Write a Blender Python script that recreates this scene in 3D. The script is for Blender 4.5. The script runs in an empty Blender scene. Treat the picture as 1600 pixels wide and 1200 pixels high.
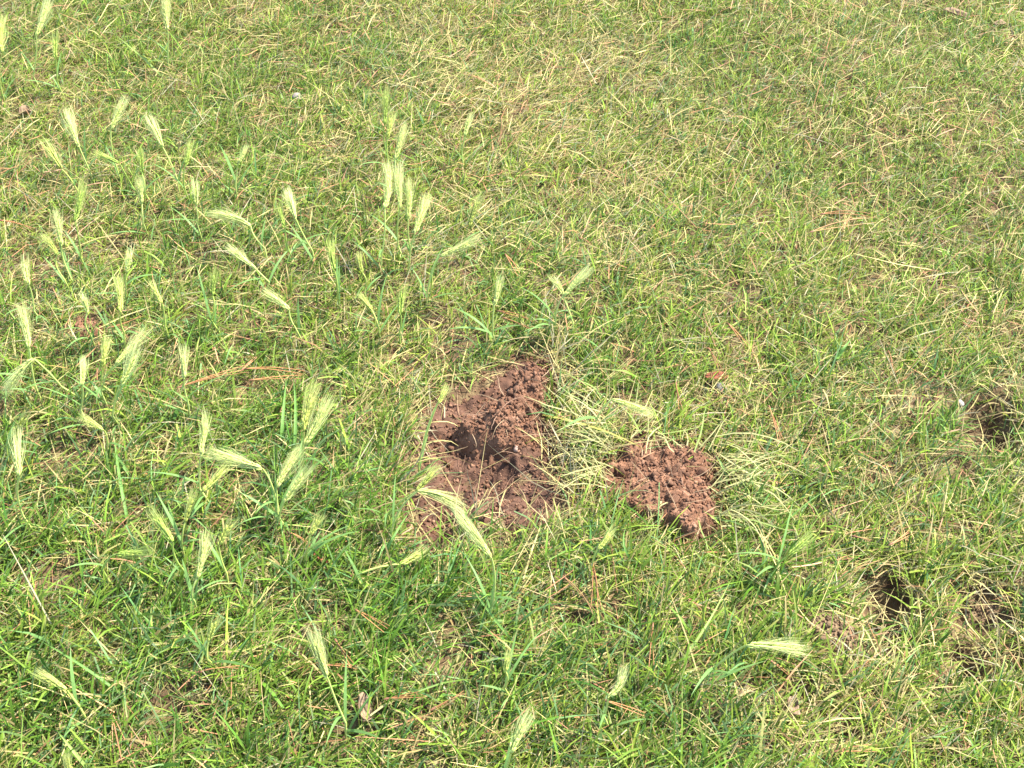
import bpy, math
import numpy as np
from mathutils import Vector

SC = bpy.context.scene
COL = SC.collection
rng = np.random.default_rng(7)
R = math.radians

# ------------------------------------------------------------------ camera
CAM_H, PITCH, HFOV = 1.15, R(45.0), R(46.0)
cam_d = bpy.data.cameras.new('camera')
cam_d.sensor_width = 36.0
cam_d.lens = 18.0 / math.tan(HFOV / 2)
cam_d.clip_start = 0.02
cam_d.clip_end = 500.0
cam = bpy.data.objects.new('camera', cam_d)
cam.location = (0, 0, CAM_H)
cam.rotation_euler = (math.pi / 2 - PITCH, 0, 0)
COL.objects.link(cam)
SC.camera = cam

# ------------------------------------------------------------------ sky, sun, exposure
SUN_AZ, SUN_EL = R(68.0), R(56.0)        # azimuth clockwise from +Y (away from the camera) towards +X
world = bpy.data.worlds.new('World')
SC.world = world
world.use_nodes = True
wn = world.node_tree.nodes
bg = wn['Background']
sky = wn.new('ShaderNodeTexSky')
sky.sky_type = 'NISHITA'
sky.sun_disc = False
sky.sun_elevation = SUN_EL
sky.sun_rotation = SUN_AZ
world.node_tree.links.new(sky.outputs[0], bg.inputs[0])
bg.inputs[1].default_value = 0.15
sun_d = bpy.data.lights.new('sun', 'SUN')
sun_d.energy = 5.0
sun_d.angle = R(0.6)
sun_d.color = (1.0, 0.95, 0.86)
sun = bpy.data.objects.new('sun', sun_d)
sd = Vector((math.sin(SUN_AZ) * math.cos(SUN_EL), math.cos(SUN_AZ) * math.cos(SUN_EL), math.sin(SUN_EL)))
sun.rotation_euler = sd.to_track_quat('Z', 'Y').to_euler()
sun.location = (3, 4, 6)
COL.objects.link(sun)
SC.view_settings.view_transform = 'Standard'
SC.view_settings.look = 'None'
SC.view_settings.gamma = 1.0
SC.view_settings.use_curve_mapping = False
SC.view_settings.exposure = 1.82

# ------------------------------------------------------------------ numpy helpers
_tab = np.random.default_rng(11).random((8, 256, 256))

def vnoise(x, y, scale, seed=0):
    """smooth value noise 0..1, SCALE = size of a lattice cell in metres"""
    t = _tab[seed % 8]
    x = np.asarray(x, float) / scale + 37.3 * seed + 100
    y = np.asarray(y, float) / scale + 17.9 * seed + 100
    xi, yi = np.floor(x).astype(int), np.floor(y).astype(int)
    fx, fy = x - xi, y - yi
    fx, fy = fx * fx * (3 - 2 * fx), fy * fy * (3 - 2 * fy)
    a = t[xi % 256, yi % 256]; b = t[(xi + 1) % 256, yi % 256]
    c = t[xi % 256, (yi + 1) % 256]; d = t[(xi + 1) % 256, (yi + 1) % 256]
    return (a * (1 - fx) + b * fx) * (1 - fy) + (c * (1 - fx) + d * fx) * fy

def fbm(x, y, scale, seed=0, octaves=3, gain=0.5):
    s, w, n = 0.0, 1.0, 0.0
    for k in range(octaves):
        s = s + w * vnoise(x, y, scale / 2 ** k, seed + k)
        n += w
        w *= gain
    return s / n

def sstep(a, b, x):
    t = np.clip((x - a) / (b - a), 0, 1)
    return t * t * (3 - 2 * t)

F = 800.0 / math.tan(HFOV / 2)
FWD = np.array((0, math.cos(PITCH), -math.sin(PITCH)))
UP = np.array((0, math.sin(PITCH), math.cos(PITCH)))
RIGHT = np.array((1.0, 0, 0))
EYE = np.array((0, 0, CAM_H))

def ray(px, py):
    d = FWD + RIGHT * (px - 800) / F - UP * (py - 600) / F
    return d / np.linalg.norm(d)

def flat(px, py, z=0.0):
    d = ray(px, py)
    return EYE + d * ((z - CAM_H) / d[2])

def to_pix(x, y, z=0.0):
    rx, ry, rz = x, y, z - CAM_H
    dep = ry * FWD[1] + rz * FWD[2]
    return 800 + F * rx / dep, 600 - F * (ry * UP[1] + rz * UP[2]) / dep

def poly_world(pts):
    return np.array([flat(*p)[:2] for p in pts])

def poly_sd(P, x, y):
    """signed distance in metres to polygon P, negative inside"""
    x, y = np.asarray(x, float), np.asarray(y, float)
    d2 = np.full(x.shape, 1e9)
    ins = np.zeros(x.shape, bool)
    n = len(P)
    for i in range(n):
        ax, ay = P[i]; bx, by = P[(i + 1) % n]
        ex, ey = bx - ax, by - ay
        t = np.clip(((x - ax) * ex + (y - ay) * ey) / (ex * ex + ey * ey), 0, 1)
        d2 = np.minimum(d2, (x - ax - t * ex) ** 2 + (y - ay - t * ey) ** 2)
        c = (ay > y) != (by > y)
        with np.errstate(divide='ignore', invalid='ignore'):
            ins ^= c & (x < (bx - ax) * (y - ay) / (by - ay if by != ay else 1e-12) + ax)
    d = np.sqrt(d2)
    return np.where(ins, -d, d)

# ------------------------------------------------------------------ where the turf is broken (outlines as seen, laid on the ground)
BARE = poly_world([(838, 556), (858, 590), (850, 640), (862, 680), (890, 735), (884, 812), (800, 840), (745, 816), (708, 822),
                   (698, 866), (640, 868), (630, 790), (660, 742), (636, 700), (655, 645), (720, 608), (786, 578)])
MOUND = poly_world([(838, 566), (860, 600), (850, 645), (842, 684), (812, 706), (764, 704), (716, 712), (686, 700), (706, 664), (748, 634), (788, 616), (806, 586)])
CLOD = poly_world([(968, 702), (1000, 684), (1040, 700), (1072, 702), (1118, 722), (1136, 748), (1112, 780), (1124, 840), (1072, 856), (1022, 822), (970, 806), (926, 780), (934, 742)])
HOLES = [  # px, py, radius x (m), radius y, depth, bare core 0..1
    (782, 726, .016, .016, .026, 1), (670, 808, .024, .032, .034, 1), (715, 745, .05, .035, .018, 1),
    (1540, 660, .032, .038, .046, 1), (1550, 625, .03, .025, .02, .6), (1378, 922, .027, .031, .040, 1), (1388, 972, .013, .016, .03, .9),
    (1535, 935, .03, .024, .03, 1), (1502, 1008, .020, .025, .034, .9), (1530, 1045, .024, .020, .018, .75), (1590, 1030, .02, .02, .02, .7),
    (1500, 730, .03, .03, .012, .5), (875, 705, .016, .016, .02, .8), (1108, 745, .012, .012, .02, .8), (910, 640, .02, .016, .02, .4),
    (270, 1125, .03, .022, .02, .7), (108, 965, .014, .016, .02, .7), (90, 910, .05, .03, .01, .6), (440, 955, .015, .02, .02, .7),
    (290, 512, .014, .012, .015, .7), (290, 770, .03, .018, .015, .6), (380, 765, .04, .025, .008, .5), (140, 520, .03, .03, .006, .7),
    (1245, 1085, .02, .02, .02, .6), (880, 985, .02, .02, .02, .6), (850, 760, .04, .03, .006, .6), (360, 830, .015, .02, .02, .5),
    (1300, 998, .038, .034, .0, .72), (1310, 1145, .02, .02, .02, .5), (95, 730, .03, .03, .012, .6), (330, 410, .035, .02, .008, .5),
    (190, 395, .02, .02, .012, .4), (700, 560, .02, .02, .01, .5), (560, 1150, .03, .03, .01, .4), (1160, 470, .03, .03, .005, .4),
    (690, 520, .06, .04, .004, .35), (920, 310, .04, .02, .004, .3), (440, 190, .05, .02, .004, .3), (60, 240, .03, .03, .015, .4)]
HOLES = [(flat(h[0], h[1])[:2] - ((0, .006) if h[5] >= .8 else 0),) + ((h[2] * 1.15, h[3] * 1.1 + .010) if h[5] >= .8 else h[2:4]) + h[4:] for h in HOLES]

def ground_z(x, y):
    x, y = np.asarray(x, float), np.asarray(y, float)
    near = np.exp(-((x / 6) ** 2 + ((y - 1.3) / 6) ** 2))
    z = (fbm(x, y, 0.45, 1, 3) - 0.5) * 0.05 * near + (fbm(x, y, 0.05, 4, 2) - 0.5) * 0.012 * near
    z = z + (fbm(x, y, 9.0, 2, 2) - 0.5) * 0.35 * (1 - near)
    for c, rx, ry, dep, _ in HOLES:
        q = ((x - c[0]) / rx) ** 2 + ((y - c[1]) / ry) ** 2
        z = z - dep * np.exp(-q ** 1.5)
    s = poly_sd(BARE, x, y)
    z = z - 0.012 * sstep(0.01, -0.03, s)
    return z

def bare(x, y):
    """0 = full turf .. 1 = no turf"""
    w = (fbm(x, y, 0.02, 6, 2) - 0.5) * 0.03
    b = sstep(0.012, -0.010, poly_sd(BARE, x, y) + w)
    b = np.maximum(b, sstep(0.010, -0.008, poly_sd(CLOD, x, y) + w * 0.5))
    for c, rx, ry, _, core in HOLES:
        q = np.sqrt(((x - c[0]) / rx) ** 2 + ((y - c[1]) / ry) ** 2) + w * 12
        b = np.maximum(b, core * sstep(1.15, 0.7, q))
    return b

def at(px, py, lift=0.0):
    p = flat(px, py)
    for _ in range(4):
        p = flat(px, py, float(ground_z(p[0], p[1])) + lift)
    return p

# greenness of the turf, read off the photograph in cells of 200 px and laid on the ground
GREEN = np.array([[.56, .55, .46, .36, .38, .50, .55, .52],
                  [.58, .62, .42, .46, .40, .50, .58, .60],
                  [.58, .64, .54, .52, .46, .40, .46, .48],
                  [.62, .60, .68, .48, .44, .40, .40, .46],
                  [.64, .68, .74, .60, .50, .56, .42, .46],
                  [.68, .62, .62, .52, .46, .50, .46, .42]])
YELLOW = np.array([[.5, .5, .6, .8, .8, .8, .75, .8],
                   [.6, .4, .55, .7, .8, .9, .9, .6],
                   [.45, .3, .4, .5, .6, .7, .7, .55],
                   [.4, .3, .25, .4, .5, .5, .55, .5],
                   [.3, .2, .2, .3, .4, .3, .45, .5],
                   [.2, .25, .2, .3, .4, .4, .5, .55]])

def cellmap(A, x, y):
    px, py = to_pix(x, y)
    u, v = np.clip(px / 200 - .5, 0, 6.999), np.clip(py / 200 - .5, 0, 4.999)
    i, j = u.astype(int), v.astype(int)
    fu, fv = u - i, v - j
    return (A[j, i] * (1 - fu) + A[j, i + 1] * fu) * (1 - fv) + (A[j + 1, i] * (1 - fu) + A[j + 1, i + 1] * fu) * fv

# ------------------------------------------------------------------ materials
def nodes_of(name):
    m = bpy.data.materials.new(name)
    m.use_nodes = True
    nt = m.node_tree
    return m, nt, nt.nodes, nt.nodes['Principled BSDF'], nt.nodes['Material Output']

def blade_material(name, translucent, rough=0.45, spec=0.35, streak=0.16, gain=1.0):
    """colour from the per-blade attribute, fine lengthwise variation, light shining through"""
    m, nt, n, b, out = nodes_of(name)
    at_ = n.new('ShaderNodeAttribute'); at_.attribute_name = 'tint'
    tc = n.new('ShaderNodeTexCoord')
    nz = n.new('ShaderNodeTexNoise'); nz.inputs['Scale'].default_value = 260; nz.inputs['Detail'].default_value = 2
    nt.links.new(tc.outputs['Object'], nz.inputs['Vector'])
    mr = n.new('ShaderNodeMapRange'); mr.inputs[3].default_value = gain * (1 - streak * 2); mr.inputs[4].default_value = gain * (1 + streak * 2)
    nt.links.new(nz.outputs['Fac'], mr.inputs[0])
    mul = n.new('ShaderNodeVectorMath'); mul.operation = 'SCALE'
    nt.links.new(at_.outputs['Color'], mul.inputs[0]); nt.links.new(mr.outputs[0], mul.inputs['Scale'])
    nt.links.new(mul.outputs[0], b.inputs['Base Color'])
    b.inputs['Roughness'].default_value = rough
    b.inputs['Specular IOR Level'].default_value = spec
    tr = n.new('ShaderNodeBsdfTranslucent')
    nt.links.new(mul.outputs[0], tr.inputs[0])
    mx = n.new('ShaderNodeMixShader'); mx.inputs[0].default_value = translucent
    nt.links.new(b.outputs[0], mx.inputs[1]); nt.links.new(tr.outputs[0], mx.inputs[2])
    nt.links.new(mx.outputs[0], out.inputs[0])
    return m

def ramp_material(name, stops, scale, rough=0.9, bump=0.4, bump_scale=300, detail=6, spec=0.2, dist=0.002):
    m, nt, n, b, out = nodes_of(name)
    tc = n.new('ShaderNodeTexCoord')
    nz = n.new('ShaderNodeTexNoise'); nz.inputs['Scale'].default_value = scale; nz.inputs['Detail'].default_value = detail
    nt.links.new(tc.outputs['Object'], nz.inputs['Vector'])
    cr = n.new('ShaderNodeValToRGB')
    e = cr.color_ramp.elements
    while len(e) < len(stops): e.new(0.5)
    for k, (p, c) in enumerate(stops):
        e[k].position = p; e[k].color = (*c, 1)
    nt.links.new(nz.outputs['Fac'], cr.inputs[0]); nt.links.new(cr.outputs[0], b.inputs['Base Color'])
    n2 = n.new('ShaderNodeTexNoise'); n2.inputs['Scale'].default_value = bump_scale; n2.inputs['Detail'].default_value = 5
    nt.links.new(tc.outputs['Object'], n2.inputs['Vector'])
    bp = n.new('ShaderNodeBump'); bp.inputs['Strength'].default_value = bump; bp.inputs['Distance'].default_value = dist
    nt.links.new(n2.outputs['Fac'], bp.inputs['Height']); nt.links.new(bp.outputs[0], b.inputs['Normal'])
    b.inputs['Roughness'].default_value = rough
    b.inputs['Specular IOR Level'].default_value = spec
    return m

M_GRASS = blade_material('green grass', 0.48, 0.5, 0.22)
M_STRAW = blade_material('dry straw', 0.25, 0.6, 0.25)
M_BARLEY = blade_material('barley green', 0.12, 0.5, 0.3, 0.1)
M_STEM = blade_material('barley stalk', 0.0, 0.5, 0.3, 0.1)
M_AWN = blade_material('barley awn', 0.5, 0.5, 0.2, 0.06)
M_NEEDLE = blade_material('dead pine needle', 0.1, 0.5, 0.3)
M_SOIL = ramp_material('red soil', [(.25, (.070, .034, .019)), (.5, (.145, .070, .039)), (.75, (.26, .143, .086))], 70, 0.95, 0.7, 420)
M_CRUMB = ramp_material('soil crumb', [(.3, (.075, .036, .021)), (.55, (.155, .078, .045)), (.75, (.30, .180, .115))], 45, 0.95, 0.6, 500)
M_DARKSOIL = ramp_material('dark scraped soil', [(.3, (.045, .023, .015)), (.55, (.090, .046, .029)), (.8, (.15, .082, .052))], 70, 0.9, 0.7, 420)  # darker brown ramp for the whole scraped hollow
M_TANSOIL = ramp_material('tan soil', [(.3, (.10, .064, .036)), (.6, (.17, .112, .062))], 90, 0.95, 0.7, 500)
M_STONE = ramp_material('pale stone', [(.3, (.19, .16, .14)), (.7, (.29, .245, .215))], 60, 0.8, 0.3, 350)
M_GREY = ramp_material('grey stone', [(.3, (.11, .105, .09)), (.7, (.20, .19, .165))], 60, 0.85, 0.4, 350)
M_WHITE = ramp_material('white pebble', [(.3, (.22, .19, .16)), (.7, (.34, .31, .26))], 90, 0.7, 0.2, 400)
M_PINK = ramp_material('pink pebble', [(.3, (.22, .14, .10)), (.7, (.34, .23, .175))], 90, 0.8, 0.3, 400)
M_BARK = ramp_material('red bark', [(.3, (.12, .035, .020)), (.7, (.22, .070, .040))], 160, 0.8, 0.6, 600)
M_DEADLEAF = ramp_material('dead leaf', [(.3, (.15, .095, .055)), (.7, (.26, .18, .115))], 120, 0.8, 0.5, 400)

# ground: dark soil with thatch between the blades, more even green far out where no blades are built
M_GROUND, nt, n, b, out = nodes_of('turf soil')
geo = n.new('ShaderNodeNewGeometry')
nz = n.new('ShaderNodeTexNoise'); nz.inputs['Scale'].default_value = 60; nz.inputs['Detail'].default_value = 8
nt.links.new(geo.outputs['Position'], nz.inputs['Vector'])
cr = n.new('ShaderNodeValToRGB')
for k, (p, c) in enumerate([(.3, (.050, .028, .016)), (.52, (.10, .066, .034)), (.72, (.19, .145, .070))]):
    if k > 1: cr.color_ramp.elements.new(.6)
    cr.color_ramp.elements[k].position = p; cr.color_ramp.elements[k].color = (*c, 1)
nt.links.new(nz.outputs['Fac'], cr.inputs[0])
nz2 = n.new('ShaderNodeTexNoise'); nz2.inputs['Scale'].default_value = 14; nz2.inputs['Detail'].default_value = 10
nt.links.new(geo.outputs['Position'], nz2.inputs['Vector'])
cr2 = n.new('ShaderNodeValToRGB')
cr2.color_ramp.elements[0].position = .3; cr2.color_ramp.elements[0].color = (.05, .08, .02, 1)
cr2.color_ramp.elements[1].position = .7; cr2.color_ramp.elements[1].color = (.14, .17, .05, 1)
nt.links.new(nz2.outputs['Fac'], cr2.inputs[0])
ln = n.new('ShaderNodeVectorMath'); ln.operation = 'DISTANCE'; ln.inputs[1].default_value = (0, 1.3, 0)
nt.links.new(geo.outputs['Position'], ln.inputs[0])
mr = n.new('ShaderNodeMapRange'); mr.inputs[1].default_value = 1.7; mr.inputs[2].default_value = 3.0
nt.links.new(ln.outputs['Value'], mr.inputs[0])
mx = n.new('ShaderNodeMix'); mx.data_type = 'RGBA'
nt.links.new(mr.outputs[0], mx.inputs[0]); nt.links.new(cr.outputs[0], mx.inputs[6]); nt.links.new(cr2.outputs[0], mx.inputs[7])
nt.links.new(mx.outputs[2], b.inputs['Base Color'])
bp = n.new('ShaderNodeBump'); bp.inputs['Strength'].default_value = .8; bp.inputs['Distance'].default_value = .004
nz3 = n.new('ShaderNodeTexNoise'); nz3.inputs['Scale'].default_value = 220; nz3.inputs['Detail'].default_value = 6
nt.links.new(geo.outputs['Position'], nz3.inputs['Vector'])
nt.links.new(nz3.outputs['Fac'], bp.inputs['Height']); nt.links.new(bp.outputs[0], b.inputs['Normal'])
b.inputs['Roughness'].default_value = .95; b.inputs['Specular IOR Level'].default_value = .15

# ------------------------------------------------------------------ objects and meshes
def mesh_from(name, V, Fq, mat, tint=None, smooth=False):
    """V (n,3), Fq (m,k) faces of one size (or a list of such arrays), tint (n,3) per-vertex colour of the thing itself"""
    V = np.asarray(V, np.float32)
    if not isinstance(Fq, list): Fq = [Fq]
    me = bpy.data.meshes.new(name)
    me.vertices.add(len(V)); me.vertices.foreach_set('co', V.ravel())
    loops = np.concatenate([f.ravel() for f in Fq]).astype(np.int32)
    sizes = np.concatenate([np.full(len(f), f.shape[1], np.int32) for f in Fq])
    starts = np.concatenate([[0], np.cumsum(sizes)[:-1]]).astype(np.int32)
    me.loops.add(len(loops)); me.loops.foreach_set('vertex_index', loops)
    me.polygons.add(len(sizes)); me.polygons.foreach_set('loop_start', starts)
    if smooth: me.polygons.foreach_set('use_smooth', np.ones(len(sizes), bool))
    me.update(calc_edges=True)
    if tint is not None:
        a = me.attributes.new('tint', 'FLOAT_COLOR', 'POINT')
        a.data.foreach_set('color', np.concatenate([tint, np.ones((len(V), 1))], 1).astype(np.float32).ravel())
    me.materials.append(mat)
    return me

def link(name, me, parent=None, kind=None, loc=None):
    o = bpy.data.objects.new(name, me)
    COL.objects.link(o)
    if parent is not None: o.parent = parent
    if kind: o['kind'] = kind
    if loc is not None: o.location = loc
    return o

def tag(o, label, cat, group=None):
    o['label'] = label; o['category'] = cat
    if group: o['group'] = group
    return o

def empty(name, loc):
    o = bpy.data.objects.new(name, None)
    o.empty_display_size = 0.02
    o.location = loc
    COL.objects.link(o)
    return o

def ribbons(C, W, width, taper=0.12, belly=0.35):
    """C (n,s,3) centre lines, W (n,3) or (n,s,3) side vectors, width (n,) -> verts, quads"""
    nb, s, _ = C.shape
    t = np.linspace(0, 1, s)
    taper = np.broadcast_to(np.asarray(taper, float), (nb,))[:, None]
    prof = np.where(t < belly, .7 + .3 * t / belly, 1 - (1 - taper) * (np.maximum(t - belly, 0) / (1 - belly))[None] ** 1.6)
    if W.ndim == 2: W = np.repeat(W[:, None], s, 1)
    off = W * (width[:, None] * prof)[..., None] * .5
    V = np.stack([C - off, C + off], 2).reshape(nb * s * 2, 3)
    k = np.arange(s - 1)
    q = np.stack([2 * k, 2 * k + 1, 2 * k + 3, 2 * k + 2], 1)
    Fq = (q[None] + (np.arange(nb) * s * 2)[:, None, None]).reshape(-1, 4)
    return V, Fq

def arcs(root, az, th0, bend, L, s):
    """blades that start at ROOT leaning TH0 from the vertical towards AZ and bend over by BEND"""
    t = (np.arange(s - 1) + .5) / (s - 1)
    th = th0[:, None] + bend[:, None] * t[None]
    st = (L / (s - 1))[:, None]
    h = np.cumsum(np.sin(th) * st, 1); v = np.cumsum(np.cos(th) * st, 1)
    h = np.concatenate([np.zeros((len(L), 1)), h], 1); v = np.concatenate([np.zeros((len(L), 1)), v], 1)
    C = np.stack([root[:, 0:1] + np.sin(az)[:, None] * h, root[:, 1:2] + np.cos(az)[:, None] * h, root[:, 2:3] + v], 2)
    return C

def side(az, roll):
    """unit vector across a blade: level, tipped by ROLL"""
    return np.stack([np.cos(az) * np.cos(roll), -np.sin(az) * np.cos(roll), np.sin(roll)], 1)

# ------------------------------------------------------------------ ground
def axis(lo, hi, step, far):
    a = list(np.arange(lo, hi + step / 2, step))
    g, x = step, hi
    while x < far:
        g *= 1.35; x += g; a.append(x)
    g, x = step, lo
    while x > -far:
        g *= 1.35; x -= g; a.insert(0, x)
    return np.array(a)
gx, gy = axis(-1.5, 1.5, .009, 70), axis(.35, 2.7, .009, 70)
X, Y = np.meshgrid(gx, gy)
Z = ground_z(X, Y)
V = np.stack([X, Y, Z], 2).reshape(-1, 3)
nx, ny = len(gx), len(gy)
idx = np.arange(nx * ny).reshape(ny, nx)
Q = np.stack([idx[:-1, :-1], idx[:-1, 1:], idx[1:, 1:], idx[1:, :-1]], 2).reshape(-1, 4)
ground = link('ground', mesh_from('ground', V, Q, M_GROUND, smooth=True), kind='structure')

# ------------------------------------------------------------------ turf
PALETTE = {
    'deep': (.055, .125, .018), 'mid': (.118, .226, .027), 'lime': (.208, .312, .038), 'yellow': (.315, .36, .058),
    'blue': (.112, .200, .066), 'straw': (.40, .335, .130), 'tan': (.31, .24, .105), 'grey': (.29, .26, .155), 'rust': (.30, .15, .07)}
PAL = {k: np.array(v) for k, v in PALETTE.items()}

def spread(n, full=.12, fade=.5, floor=.03):
    """random ground points, dense in and near the view, thinning out round it"""
    out = []
    got = 0
    while got < n:
        x = rng.uniform(-2.6, 2.6, n); y = rng.uniform(-.1, 3.4, n)
        near, far = .60, 2.22
        hw = .56 + (y - near) * (1.05 - .56) / (far - near)
        e = np.maximum(np.maximum(near - y, y - far), np.abs(x) - np.maximum(hw, .3))
        k = rng.random(n) < np.maximum(sstep(fade, full, e), floor)
        out.append(np.stack([x[k], y[k]], 1)); got += k.sum()
    return np.concatenate(out)[:n]

def turf(NT, PER, SEG, LM, THM, under):
    c = spread(NT)
    b = bare(c[:, 0], c[:, 1])
    gap = fbm(c[:, 0], c[:, 1], .035, 3, 2)
    keep = rng.random(NT) > np.maximum(b, .75 * sstep(.38, .26, gap) * sstep(250, 700, to_pix(c[:, 0], c[:, 1])[1]))
    c = c[keep]
    g = cellmap(GREEN, c[:, 0], c[:, 1]) + (fbm(c[:, 0], c[:, 1], .11, 5, 3) - .5) * .9 + .12
    yl = cellmap(YELLOW, c[:, 0], c[:, 1]) + (fbm(c[:, 0], c[:, 1], .09, 2, 2) - .5) * 1.1
    keep = rng.random(len(c)) < sstep(.02, .42, g) * .6 + .4
    c, g, yl = c[keep], g[keep], yl[keep]
    nt_ = len(c)
    taz = rng.uniform(0, 2 * np.pi, nt_)
    i = np.repeat(np.arange(nt_), PER)
    n_ = len(i)
    ang = rng.uniform(0, 2 * np.pi, n_); rad = rng.random(n_) ** .7 * .013
    x = c[i, 0] + np.cos(ang) * rad; y = c[i, 1] + np.sin(ang) * rad
    k = rng.random(n_) > bare(x, y) * 1.02
    i, ang, x, y = i[k], ang[k], x[k], y[k]
    n_ = len(i)
    px, py = to_pix(x, y)
    long_ = .74 + .42 * sstep(250, 1000, py) - .14 * sstep(900, 1500, px)        # coarser, longer grass nearer and to the left
    L = np.clip(rng.normal(LM, LM * .32, n_), .010, .075) * long_ * (.8 + .5 * vnoise(x, y, .08, 1))
    w = np.clip(rng.normal(.0014 if under else .00175, .00045, n_), .0007, .0036) * (.55 + .55 * long_)
    w = np.where(rng.random(n_) < .035, w * 1.7, w)
    # most blades lean the way the wind and mower left them, with plenty of strays
    az = np.where(rng.random(n_) < .45, .8 + rng.normal(0, .75, n_), np.where(rng.random(n_) < .5, np.pi / 2 - ang, taz[i]) + rng.normal(0, .8, n_))
    th0 = np.abs(rng.normal(THM, .36, n_)); bend = np.clip(rng.normal(.95, .5, n_), -.2, 2.3)
    z = ground_z(x, y) - .002 + rng.random(n_) * .006
    C = arcs(np.stack([x, y, z], 1), az, th0, bend, L, SEG)
    W = side(az + rng.normal(0, .5, n_), rng.normal(0, .5, n_))
    V, Q = ribbons(C, W, w, np.where(rng.random(n_) < .35, .6, .1))
    # colour: tuft, then blade
    m = np.clip(yl[i] + rng.normal(0, .22, n_), 0, 1)[:, None]
    d = np.clip(g[i] * 1.25 - .15 + rng.normal(0, .22, n_), 0, 1)[:, None]
    col = PAL['lime'] * (1 - d) + PAL['mid'] * d
    col = col * (1 - m * .55) + PAL['yellow'] * m * .55
    u = rng.random(n_)
    bl = (u < .14 + .12 * (vnoise(x, y, .15, 6) > .6))[:, None]; col = np.where(bl, PAL['blue'] * (.8 + .6 * rng.random((n_, 1))), col)
    dp = ((u > .30) & (u < .42))[:, None]; col = np.where(dp, PAL['deep'], col)
    st = ((u > .91))[:, None]; col = np.where(st, PAL['straw'] * .9, col)
    col = col * np.exp(rng.normal(0, .22, (n_, 1))) * np.exp(rng.normal(0, .06, (n_, 3)))
    # dry tips on some blades
    col4 = np.repeat(col[:, None], SEG, 1)
    tip = (rng.random(n_) < .3)
    col4[tip, -1] = col4[tip, -1] * .35 + PAL['straw'] * .65
    col4[:, 0] = col4[:, 0] * .6 + PAL['straw'] * .28                                 # pale sheath at the foot
    T = np.repeat(col4[:, :, None], 2, 2).reshape(-1, 3)
    return V, Q, T, n_

def thatch():
    N = 190000
    c = spread(N, floor=.03)
    x, y = c[:, 0], c[:, 1]
    g = cellmap(GREEN, x, y) + (fbm(x, y, .11, 5, 3) - .5) * .9 + .12
    b = bare(x, y)
    keep = rng.random(N) < (.27 + .55 * sstep(.78, .3, g)) * (1 - .985 * np.minimum(1, b * 1.15))
    x, y, g = x[keep], y[keep], g[keep]
    n_ = len(x)
    L = np.clip(rng.normal(.036, .015, n_), .012, .11) * np.where(rng.random(n_) < .03, 1.9, 1)
    w = np.clip(rng.normal(.00115, .00035, n_), .0005, .0024)
    az = np.where(rng.random(n_) < .4, .9 + rng.normal(0, .6, n_), rng.uniform(0, 2 * np.pi, n_))
    lie = rng.random(n_) < .72
    th0 = np.where(lie, rng.normal(1.22, .2, n_), np.abs(rng.normal(.75, .3, n_)))
    bend = np.where(lie, rng.normal(.35, .3, n_), rng.normal(.9, .5, n_))
    z = ground_z(x, y) + np.where(lie, rng.random(n_) ** 1.3 * .017, 0) - .001
    C = arcs(np.stack([x, y, z], 1), az, th0, bend, L, 3)
    C[:, :, 2] = np.maximum(C[:, :, 2], ground_z(C[:, :, 0], C[:, :, 1]) + .0015)
    V, Q = ribbons(C, side(az + rng.normal(0, .3, n_), rng.normal(0, .6, n_)), w, .3)
    u = rng.random(n_)[:, None]
    col = np.where(u < .46, PAL['straw'], np.where(u < .74, PAL['tan'], np.where(u < .88, PAL['grey'], PAL['rust'])))
    col = col * np.exp(rng.normal(-.08, .25, (n_, 1)))
    T = np.repeat(col, 6, 0)
    o = link('dry_grass', mesh_from('dry_grass', V, Q, M_STRAW, T), kind='stuff')
    tag(o, 'straw coloured dead grass lying in mats between the green blades', 'dry grass')
    return n_

under, top = turf(41000, 8, 3, .023, .65, True), turf(17500, 7, 4, .038, .55, False)
V = np.concatenate([under[0], top[0]]); Q = np.concatenate([under[1], top[1] + len(under[0])]); T = np.concatenate([under[2], top[2]])
o = link('grass', mesh_from('grass', V, Q, M_GRASS, T), kind='stuff')
tag(o, 'patchy green lawn grass covering the whole ground around the soil', 'grass')
n_green, n_dry = under[3] + top[3], thatch()

# broken pine needles too small to pick out one by one
def litter():
    N = 5000
    c = spread(N, floor=.05)
    x, y = c[:, 0], c[:, 1]
    keep = (rng.random(N) < .25 + .9 * sstep(.45, .7, fbm(x, y, .16, 7, 2))) & (rng.random(N) > bare(x, y) * .7)
    x, y = x[keep], y[keep]
    n_ = len(x)
    az = rng.uniform(0, 2 * np.pi, n_)
    L = rng.uniform(.015, .05, n_)
    C = arcs(np.stack([x, y, ground_z(x, y) + rng.random(n_) * .022 + .003], 1), az, rng.normal(1.5, .12, n_), rng.normal(.05, .3, n_), L, 4)
    C[:, :, 2] = np.maximum(C[:, :, 2], ground_z(C[:, :, 0], C[:, :, 1]) + .002)
    V, Q = ribbons(C, side(az, rng.normal(0, .6, n_)), rng.uniform(.0009, .0017, n_), .5)
    col = np.array((.28, .135, .06)) * np.exp(rng.normal(0, .3, (n_, 1)))
    o = link('pine_litter', mesh_from('pine_litter', V, Q, M_NEEDLE, np.repeat(col, 8, 0)), kind='stuff')
    tag(o, 'short broken rust brown pine needles scattered through the grass', 'pine litter')
litter()

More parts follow.
